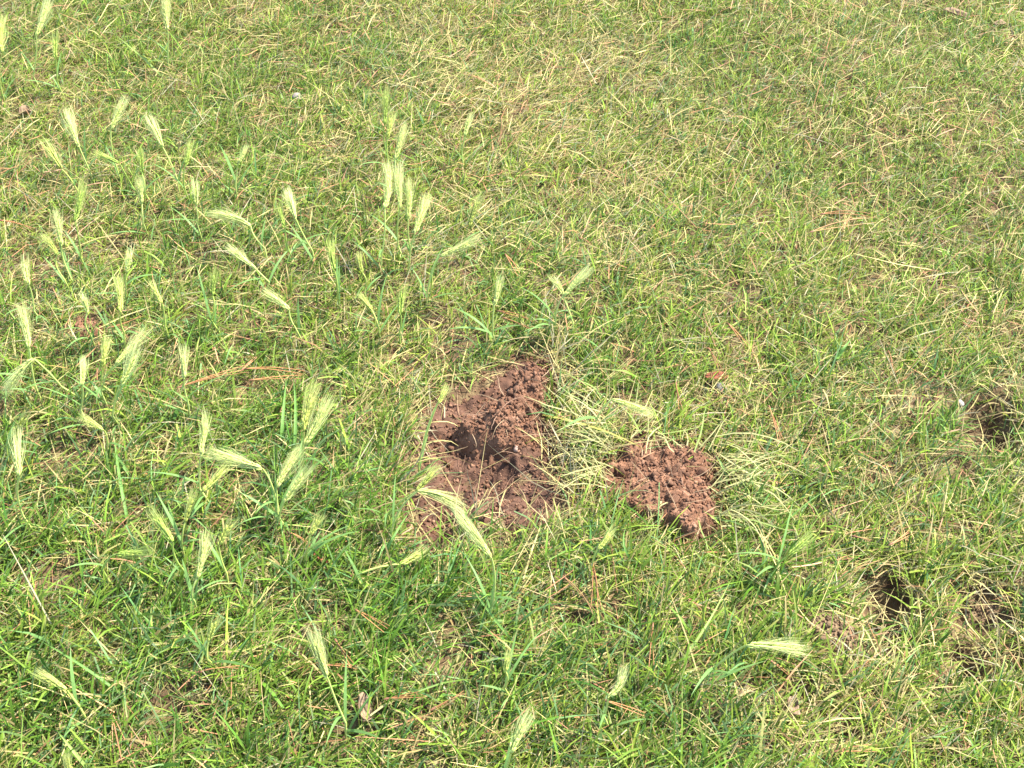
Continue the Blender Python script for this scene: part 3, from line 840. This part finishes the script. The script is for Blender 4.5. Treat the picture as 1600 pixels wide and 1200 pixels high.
# ------------------------------------------------------------------ wild barley: stem, ear of spikelets, awns, a leaf
HUE = {'p': ((.50, .55, .16), (.60, .63, .26)), 'y': ((.42, .47, .10), (.52, .55, .19)), 'g': ((.30, .40, .07), (.42, .48, .14)), 'b': ((.50, .57, .16), (.64, .67, .30))}
BARLEY = [  # tip, base of ear, foot of stem, hue, label
    ((76, -6), (57, 56), (52, 120), 'b', 'yellow green barley ear cut by the top edge near the left corner'),
    ((261, -12), (262, 48), (262, 90), 'p', 'whitish barley ear at the top edge, a little left of the stone'),
    ((196, 154), (173, 202), (182, 262), 'b', 'bright forked-looking barley ear leaning right near upper left'),
    ((105, 172), (124, 230), (138, 262), 'b', 'slim barley ear leaning left, left of the bright upper ear'),
    ((232, 184), (254, 230), (276, 278), 'b', 'slim barley ear leaning left, right of the bright upper ear'),
    ((148, 239), (186, 254), (206, 290), 'g', 'barley ear tipped over to the left below the bright upper ear'),
    ((68, 222), (96, 264), (120, 296), 'y', 'thick yellowish barley ear bending left near the upper left edge'),
    ((384, 229), (372, 256), (368, 290), 'p', 'short pale barley ear alone in the grass below the upper left stone'),
    ((218, 234), (222, 272), (226, 300), 'g', 'faint green barley ear just below two leaning upper ears'),
    ((298, 224), (289, 260), (290, 300), 'g', 'thin green barley ear left of the short pale lone ear'),
    ((86, 52), (87, 92), (90, 130), 'g', 'dull green barley ear just below the one at the top edge corner'),
    ((6, 24), (4, 82), (2, 140), 'y', 'yellow barley ear on the left edge, highest along it'),
    ((604, 138), (601, 194), (604, 240), 'g', 'narrow green barley ear topmost of the tall centre clump'),
    ((613, 176), (604, 216), (606, 250), 'y', 'yellow barley ear just under the topmost of the centre clump'),
    ((633, 194), (618, 250), (616, 290), 'p', 'white barley ear upright at the top of the tall centre clump'),
    ((603, 254), (601, 326), (596, 400), 'b', 'long pale barley ear leftmost of the tall centre clump'),
    ((622, 258), (625, 326), (622, 385), 'b', 'pale barley ear standing second from left in the tall centre clump'),
    ((640, 282), (638, 344), (640, 384), 'p', 'whitest upright barley ear in the middle of the tall centre clump'),
    ((668, 306), (648, 366), (640, 412), 'p', 'spreading pale barley ear rightmost of the tall centre clump'),
    ((736, 180), (727, 213), (722, 240), 'b', 'small lone barley ear high at the top, right of the centre clump'),
    ((130, 284), (117, 346), (126, 402), 'g', 'tall green barley ear leaning right in the left of the lawn'),
    ((88, 330), (96, 384), (106, 424), 'b', 'upright barley ear left of the tall green leaning one'),
    ((66, 370), (90, 398), (100, 436), 'y', 'yellowish barley ear leaning left under the upright left ear'),
    ((40, 404), (45, 446), (53, 486), 'p', 'pale barley ear near the left edge above the long slim one'),
    ((32, 480), (46, 544), (54, 600), 'p', 'long slim pale barley ear near the left edge, at mid height'),
    ((203, 391), (198, 427), (197, 450), 'b', 'short upright barley ear above the two dull ones at left'),
    ((182, 436), (189, 488), (194, 520), 'y', 'dull yellow barley ear above the red soil lump, to its right'),
    ((239, 442), (253, 474), (258, 510), 'y', 'thin yellow barley ear right of the dull yellow one'),
    ((127, 459), (136, 490), (140, 520), 'b', 'small barley ear directly above the red soil lump'),
    ((338, 424), (332, 462), (330, 500), 'g', 'faint green barley ear left of the curved white one'),
    ((325, 335), (392, 354), (414, 388), 'p', 'large pale barley ear lying over to the left, above mid left'),
    ((358, 386), (400, 420), (420, 440), 'b', 'barley ear slanting left just below the large lying one'),
    ((232, 516), (178, 572), (158, 612), 'p', 'big feathery white barley ear leaning right at mid left'),
    ((214, 540), (188, 602), (176, 650), 'b', 'slim barley ear right beside the big feathery white one'),
    ((8, 616), (52, 560), (96, 604), 'b', 'barley ear drooping down left on an arched stem at the left edge'),
    ((285, 544), (288, 592), (294, 630), 'b', 'slender upright barley ear above the grassy middle left'),
    ((131, 562), (128, 602), (126, 640), 'b', 'small barley ear left of the big feathery white one'),
    ((168, 530), (160, 572), (158, 600), 'y', 'short barley ear close behind the big feathery white one'),
    ((219, 280), (222, 320), (224, 350), 'p', 'pale barley ear right of the tall green leaning one'),
    ((305, 284), (306, 322), (308, 350), 'b', 'small upright barley ear above the large lying pale one'),
    ((450, 298), (462, 342), (488, 392), 'b', 'stout barley ear leaning left between the lying ear and the clump'),
    ((437, 318), (446, 356), (454, 398), 'g', 'green barley ear close left of the stout leaning one'),
    ((752, 306), (733, 354), (724, 384), 'y', 'smooth yellow green barley ear leaning right, above the bent pale one'),
    ((746, 373), (688, 400), (668, 458), 'p', 'pale barley ear bent over to the right below the centre clump'),
    ((782, 436), (772, 478), (770, 522), 'p', 'small pale barley ear above the soil heap, to its left'),
    ((412, 455), (452, 484), (460, 510), 'p', 'white barley ear curving over to the left, above the pine needles'),
    ((516, 378), (523, 424), (528, 464), 'g', 'thin green barley ear left under the tall centre clump'),
    ((563, 462), (582, 486), (592, 512), 'y', 'fuzzy yellow green barley ear low between the clump and the heap'),
    ((632, 446), (626, 492), (624, 520), 'g', 'upright green barley ear below the centre clump'),
    ((562, 396), (566, 426), (570, 450), 'y', 'little yellow barley ear at the foot of the centre clump'),
    ((862, 434), (880, 462), (868, 508), 'p', 'small left ear of the forked pair above the soil heap'),
    ((920, 420), (880, 464), (896, 506), 'b', 'bright right ear of the forked pair above the soil heap'),
    ((322, 648), (314, 712), (312, 764), 'p', 'upright feathery white barley ear above the bright lying one'),
    ((322, 708), (410, 732), (436, 800), 'p', 'brightest white barley ear lying over to the left, left of the soil'),
    ((358, 724), (316, 768), (290, 816), 'y', 'yellowish barley ear leaning right just under the brightest lying one'),
    ((26, 676), (31, 744), (36, 806), 'b', 'tall barley ear near the left edge in the lower half'),
    ((42, 648), (24, 676), (10, 700), 'y', 'short yellow green barley ear at the left edge under the drooping one'),
    ((236, 799), (270, 847), (286, 890), 'g', 'green barley ear leaning left at lower left'),
    ((366, 812), (342, 854), (354, 896), 'y', 'curved yellow barley ear right of the white lower left one'),
    ((322, 832), (308, 904), (304, 940), 'p', 'white upright barley ear in the lower left grass'),
    ((234, 860), (182, 866), (160, 890), 'g', 'green barley ear lying level at lower left'),
    ((128, 652), (162, 672), (168, 700), 'y', 'fuzzy drooping barley ear under the big feathery white one'),
    ((303, 770), (289, 816), (284, 850), 'y', 'small yellow barley ear behind the green lower left one'),
    ((494, 600), (474, 674), (468, 730), 'y', 'tall yellow green barley ear left of the soil heap'),
    ((515, 618), (476, 696), (466, 740), 'p', 'long pale barley ear leaning right in front of the tall yellow one'),
    ((470, 702), (432, 762), (434, 806), 'p', 'pale barley ear leaning right just below the tall pair'),
    ((484, 730), (444, 786), (436, 812), 'p', 'lower pale barley ear leaning right beneath the tall pair'),
    ((697, 604), (684, 630), (654, 728), 'y', 'tiny yellow ear on a long thin stalk at the left of the heap'),
    ((682, 730), (650, 768), (606, 804), 'y', 'yellow awned ear pointing over the soil hollow, upper of the two'),
    ((722, 796), (652, 768), (612, 830), 'p', 'pale ear arching right across the front of the soil hollow'),
    ((712, 796), (768, 872), (770, 945), 'b', 'large bright barley ear leaning left just below the soil hollow'),
    ((502, 806), (484, 838), (478, 866), 'y', 'small yellow barley ear above the bark sliver'),
    ((662, 856), (624, 882), (556, 900), 'y', 'yellow barley ear lying low left of the large bright one'),
    ((1020, 648), (956, 624), (930, 660), 'p', 'white ear lying right between the soil heap and the clod'),
    ((1268, 836), (1232, 868), (1216, 880), 'g', 'flat green ear lying in the grass right of the clod'),
    ((957, 828), (934, 858), (926, 880), 'y', 'yellow barley ear in the grass below the clod'),
    ((338, 968), (326, 1002), (324, 1030), 'y', 'bushy yellow barley ear in the lower left foreground'),
    ((489, 986), (512, 1060), (540, 1130), 'b', 'large barley ear leaning left in the foreground'),
    ((972, 1044), (950, 1090), (944, 1120), 'b', 'fuzzy barley ear in the foreground below the clod'),
    ((828, 1116), (798, 1176), (786, 1215), 'b', 'barley ear at the bottom edge near the middle'),
    ((1258, 1018), (1166, 1008), (1106, 1052), 'b', 'lone bright barley ear lying level at lower right'),
    ((60, 1050), (104, 1078), (124, 1104), 'y', 'flat yellow ear lying in the lower left corner grass'),
    ((104, 1180), (110, 1212), (112, 1240), 'y', 'yellow barley ear cut by the bottom edge at left'),
    ((796, 1020), (790, 1050), (788, 1075), 'y', 'small yellow ear in the foreground grass at centre'),
]

def spike(C, frac, hue, r):
    """ear along centre line C (dense): spikelet bodies over the first FRAC, awns beyond. Returns body and awn geometry"""
    n_ = len(C)
    seg = np.linalg.norm(np.diff(C, axis=0), axis=1); L = seg.sum()
    T = np.gradient(C, axis=0); T /= np.linalg.norm(T, axis=1)[:, None]
    ref = r.normal(size=3); N = np.cross(T, ref); N /= np.linalg.norm(N, axis=1)[:, None]
    B = np.cross(T, N)
    bV, bT, bQ, o_ = [], [], [], 0
    V, Q = tube(C[:int(n_ * frac)], np.full(int(n_ * frac), .0007), 4)
    bV.append(V); bQ.append(Q); o_ = len(V)
    sV, st, sq = sphere_mesh(5, 4)
    AC, AW, Awd = [], [], []
    nodes = max(10, int(L * frac / .0024))
    for k in range(nodes):
        u = .02 + .98 * k / nodes
        i = min(int(u * frac * (n_ - 1)), n_ - 1)
        for j in range(3):
            a = (math.pi if k % 2 else 0) + (j - 1) * .85 + r.normal(0, .15)
            out_ = N[i] * math.cos(a) + B[i] * math.sin(a)
            ax = T[i] + out_ * r.uniform(.18, .32); ax /= np.linalg.norm(ax)
            ln = r.uniform(.0068, .0088) * min(1, L / .05 + .2); rd = ln * r.uniform(.11, .155)
            s1 = np.cross(ax, ref); s1 /= np.linalg.norm(s1); s2 = np.cross(ax, s1)
            c = C[i] + out_ * .0012 + ax * ln * .5
            bV.append(c + sV[:, 2:3] * ax * ln * .5 + sV[:, 0:1] * s1 * rd + sV[:, 1:2] * s2 * rd)
            bT.append(st + o_); bQ.append(sq + o_); o_ += len(sV)
            for m in range(2 + (k % 2)):
                spread_ = r.uniform(.0, .25) * (1.15 - .5 * u)
                d0 = T[i] + out_ * spread_ + r.normal(0, .07, 3); d0 /= np.linalg.norm(d0)
                la = min(L * (1.04 - u * frac) * r.uniform(.45, 1.0), .042)
                p0 = c + ax * ln * .45
                ie = i + la / L * n_
                along = C[min(int(ie), n_ - 1)] - C[i] + T[-1] * max(0, ie - n_ + 1) * L / n_
                side_ = (d0 - T[i] * (d0 @ T[i])) * la
                AC.append(np.stack([p0, p0 + along * .5 + side_ * .62, p0 + along + side_ * r.uniform(.55, 1.05)]))
                w_ = np.cross(d0, r.normal(size=3)); AW.append(w_ / np.linalg.norm(w_)); Awd.append(r.uniform(.00030, .00052))
    aV, aQ = ribbons(np.array(AC), np.array(AW), np.array(Awd), .25, .1)
    return np.concatenate(bV), bT, bQ, aV, aQ

for k, (tip, bs, ft, hue, lab) in enumerate(BARLEY):
    r = np.random.default_rng(500 + k)
    foot = at(*ft)
    # the ear base stands in the upright plane through the foot, unless that puts it under the turf
    out_z = at(*ft, .033)                       # where the stalk comes out of the turf
    foot = out_z + np.array((r.normal(0, .006), r.uniform(-.004, .012), 0)); foot[2] = float(ground_z(foot[0], foot[1]))
    d = ray(*bs)
    tt = (out_z[1] + r.uniform(-.012, .008)) / d[1]
    Pb = EYE + d * tt
    gz = float(ground_z(Pb[0], Pb[1]))
    if Pb[2] < gz + .046 or Pb[2] > gz + .16:
        Pb = at(*bs, .052 if Pb[2] < gz + .046 else .14)
    dep = (Pb - EYE) @ FWD
    e = ray(*tip); e = e / (e @ FWD)
    Pt = EYE + e * (dep + r.uniform(-.012, .010))
    g2 = float(ground_z(Pt[0], Pt[1]))
    if Pt[2] < g2 + .034: Pt = at(*tip, .044)
    L = np.linalg.norm(Pt - Pb)
    foot = foot - np.array((0, 0, .004))
    root = empty('wild_barley', foot)
    S1 = bez(foot, (foot + out_z) / 2, out_z, 4)
    mid = (out_z + Pb) / 2 + np.array((r.normal(0, .004), r.normal(0, .004), .18 * np.linalg.norm((Pb - out_z)[:2]) + .002))
    S = np.concatenate([S1[:-1], bez(out_z, mid, Pb, 8)]) - foot
    sdir = Pb - mid; sdir /= np.linalg.norm(sdir)
    sw = np.cross(Pt - Pb, FWD); sw /= np.linalg.norm(sw)
    E = bez(Pb, Pb + (Pt - Pb) * .45 + sdir * L * .10 + sw * L * r.normal(0, .07), Pt, 40) - foot
    c0, c1 = (np.array(c) * math.exp(r.normal(0, .08)) for c in HUE[hue])
    stem_c = c0 * .6 + np.array((.36, .44, .12)) * .4
    V, Q = tube(S, np.linspace(.0013, .0010, len(S)), 5)
    link('stem', mesh_from('stem', V, Q, M_STEM, np.tile(stem_c, (len(V), 1)), smooth=True), root)
    bV, bT, bQ, aV, aQ = spike(E, .70, hue, r)
    ear = link('ear', mesh_from('ear', bV, [np.concatenate(bT), np.concatenate(bQ)], M_BARLEY, c0 * np.exp(r.normal(0, .12, (len(bV), 1))), smooth=True), root)
    link('awn_tuft', mesh_from('awn_tuft', aV, aQ, M_AWN, c1 * np.exp(np.repeat(r.normal(0, .1, (len(aV) // 6, 1)), 6, 0))), ear, 'stuff')
    # a leaf or two from the stem
    for j in range(2 + (k % 3)):
        i = (1, 4, 2, 3)[j]
        az = np.array([r.uniform(0, 2 * np.pi)])
        C = arcs(S[i:i + 1], az, np.array([r.uniform(.3, .9)]), np.array([r.uniform(.4, 1.3)]), np.array([r.uniform(.035, .08)]), 7)
        V, Q = ribbons(C, side(az, np.array([r.normal(0, .3)])), np.array([r.uniform(.0026, .0042)]), .05, .3)
        link('leaf', mesh_from('leaf', V, Q, M_GRASS, np.tile(PAL['blue'] * 1.3 + np.array((.03, .05, 0)), (len(V), 1)), smooth=True), root)
    tag(root, lab, 'wild barley', 'wild barley ears standing in the lawn')

# ------------------------------------------------------------------ broad single blades that stand out
BLADES = [
    ((170, 46), (216, 84), (252, 118), .0048, 'lime', 'broad pale green blade slanting across the upper left lawn'),
    ((448, 592), (443, 640), (440, 690), .0050, 'mint', 'broad upright green blade left of the tall yellow ear'),
    ((458, 588), (462, 640), (460, 704), .0050, 'mint', 'second broad upright blade, right beside the first, left of the tall ear'),
    ((1004, 700), (930, 668), (848, 648), .0042, 'gold', 'yellow flat blade bridging the soil heap and the clod'),
    ((178, 672), (186, 740), (200, 815), .0046, 'mint', 'long pale blade standing in the grass at lower left'),
    ((1145, 900), (1105, 975), (1060, 1040), .0030, 'lime', 'long thin blade slanting from the clod to the lying ear'),
    ((715, 885), (760, 950), (800, 1000), .0030, 'mint', 'slanting blade below the large bright ear'),
    ((88, 1140), (112, 1170), (140, 1205), .0042, 'lime', 'pale thick blade at the bottom left corner'),
    ((58, 1046), (90, 1068), (126, 1102), .0040, 'gold', 'withered yellow blade in the lower left grass'),
    ((60, 1000), (120, 1035), (190, 1085), .0040, 'mint', 'blue green blade slanting down through the lower left grass'),
    ((1330, 530), (1318, 545), (1308, 560), .0070, 'mint', 'wide short blue green leaf in the lawn at right'),
    ((290, 905), (300, 940), (292, 975), .0060, 'mint', 'wide dark green leaf in the grass at lower left'),
    ((1300, 760), (1250, 795), (1215, 830), .0032, 'mint', 'long green blade right of the clod, slanting up right'),
    ((640, 800), (620, 830), (600, 868), .0030, 'mint', 'thin green blade left of the soil hollow'),
    ((980, 820), (975, 850), (990, 880), .0034, 'mint', 'upright green blade in front of the clod'),
    ((30, 1085), (55, 1092), (78, 1096), .0040, 'lime', 'light green blade lying level at the lower left edge'),
]
BC = {'lime': (.31, .42, .11), 'mint': (.17, .32, .075), 'gold': (.52, .47, .12)}
for k, (a, m, b_, w, c, lab) in enumerate(BLADES):
    r = np.random.default_rng(900 + k)
    p, q, s_ = at(*a, .030), at(*m, .036), at(*b_, .012)
    root_p = at(*b_, 0.0)
    C = bez(s_, 2 * q - (p + s_) / 2, p, 10)
    C = np.concatenate([root_p[None] - (0, 0, .004), C]) - root_p
    d = C[-1] - C[0]
    W = np.cross(d, (0, 0, 1.0)); W /= np.linalg.norm(W)
    W = W * .85 + np.array((0, 0, r.normal(0, .35)))
    V, Q = ribbons(C[None], W[None], np.array([w]), .06, .3)
    # keeled like a real leaf: a mid rib set lower than the edges
    nV = len(V) // 2
    Cm = C - np.array((0, 0, w * .22))
    Vv = np.concatenate([V, Cm]); k0 = np.arange(nV - 1)
    Q = np.concatenate([np.stack([2 * k0, 2 * nV + k0, 2 * nV + k0 + 1, 2 * k0 + 2], 1), np.stack([2 * nV + k0, 2 * k0 + 1, 2 * k0 + 3, 2 * nV + k0 + 1], 1)])
    o = link('grass_blade', mesh_from('grass_blade', Vv, Q, M_GRASS, np.tile(np.array(BC[c]), (len(Vv), 1)), smooth=True), loc=root_p)
    tag(o, lab, 'grass blade')

print('blades', n_green, n_dry, 'tris', sum(len(o.data.loops) - 2 * len(o.data.polygons) for o in SC.objects if o.type == 'MESH'))
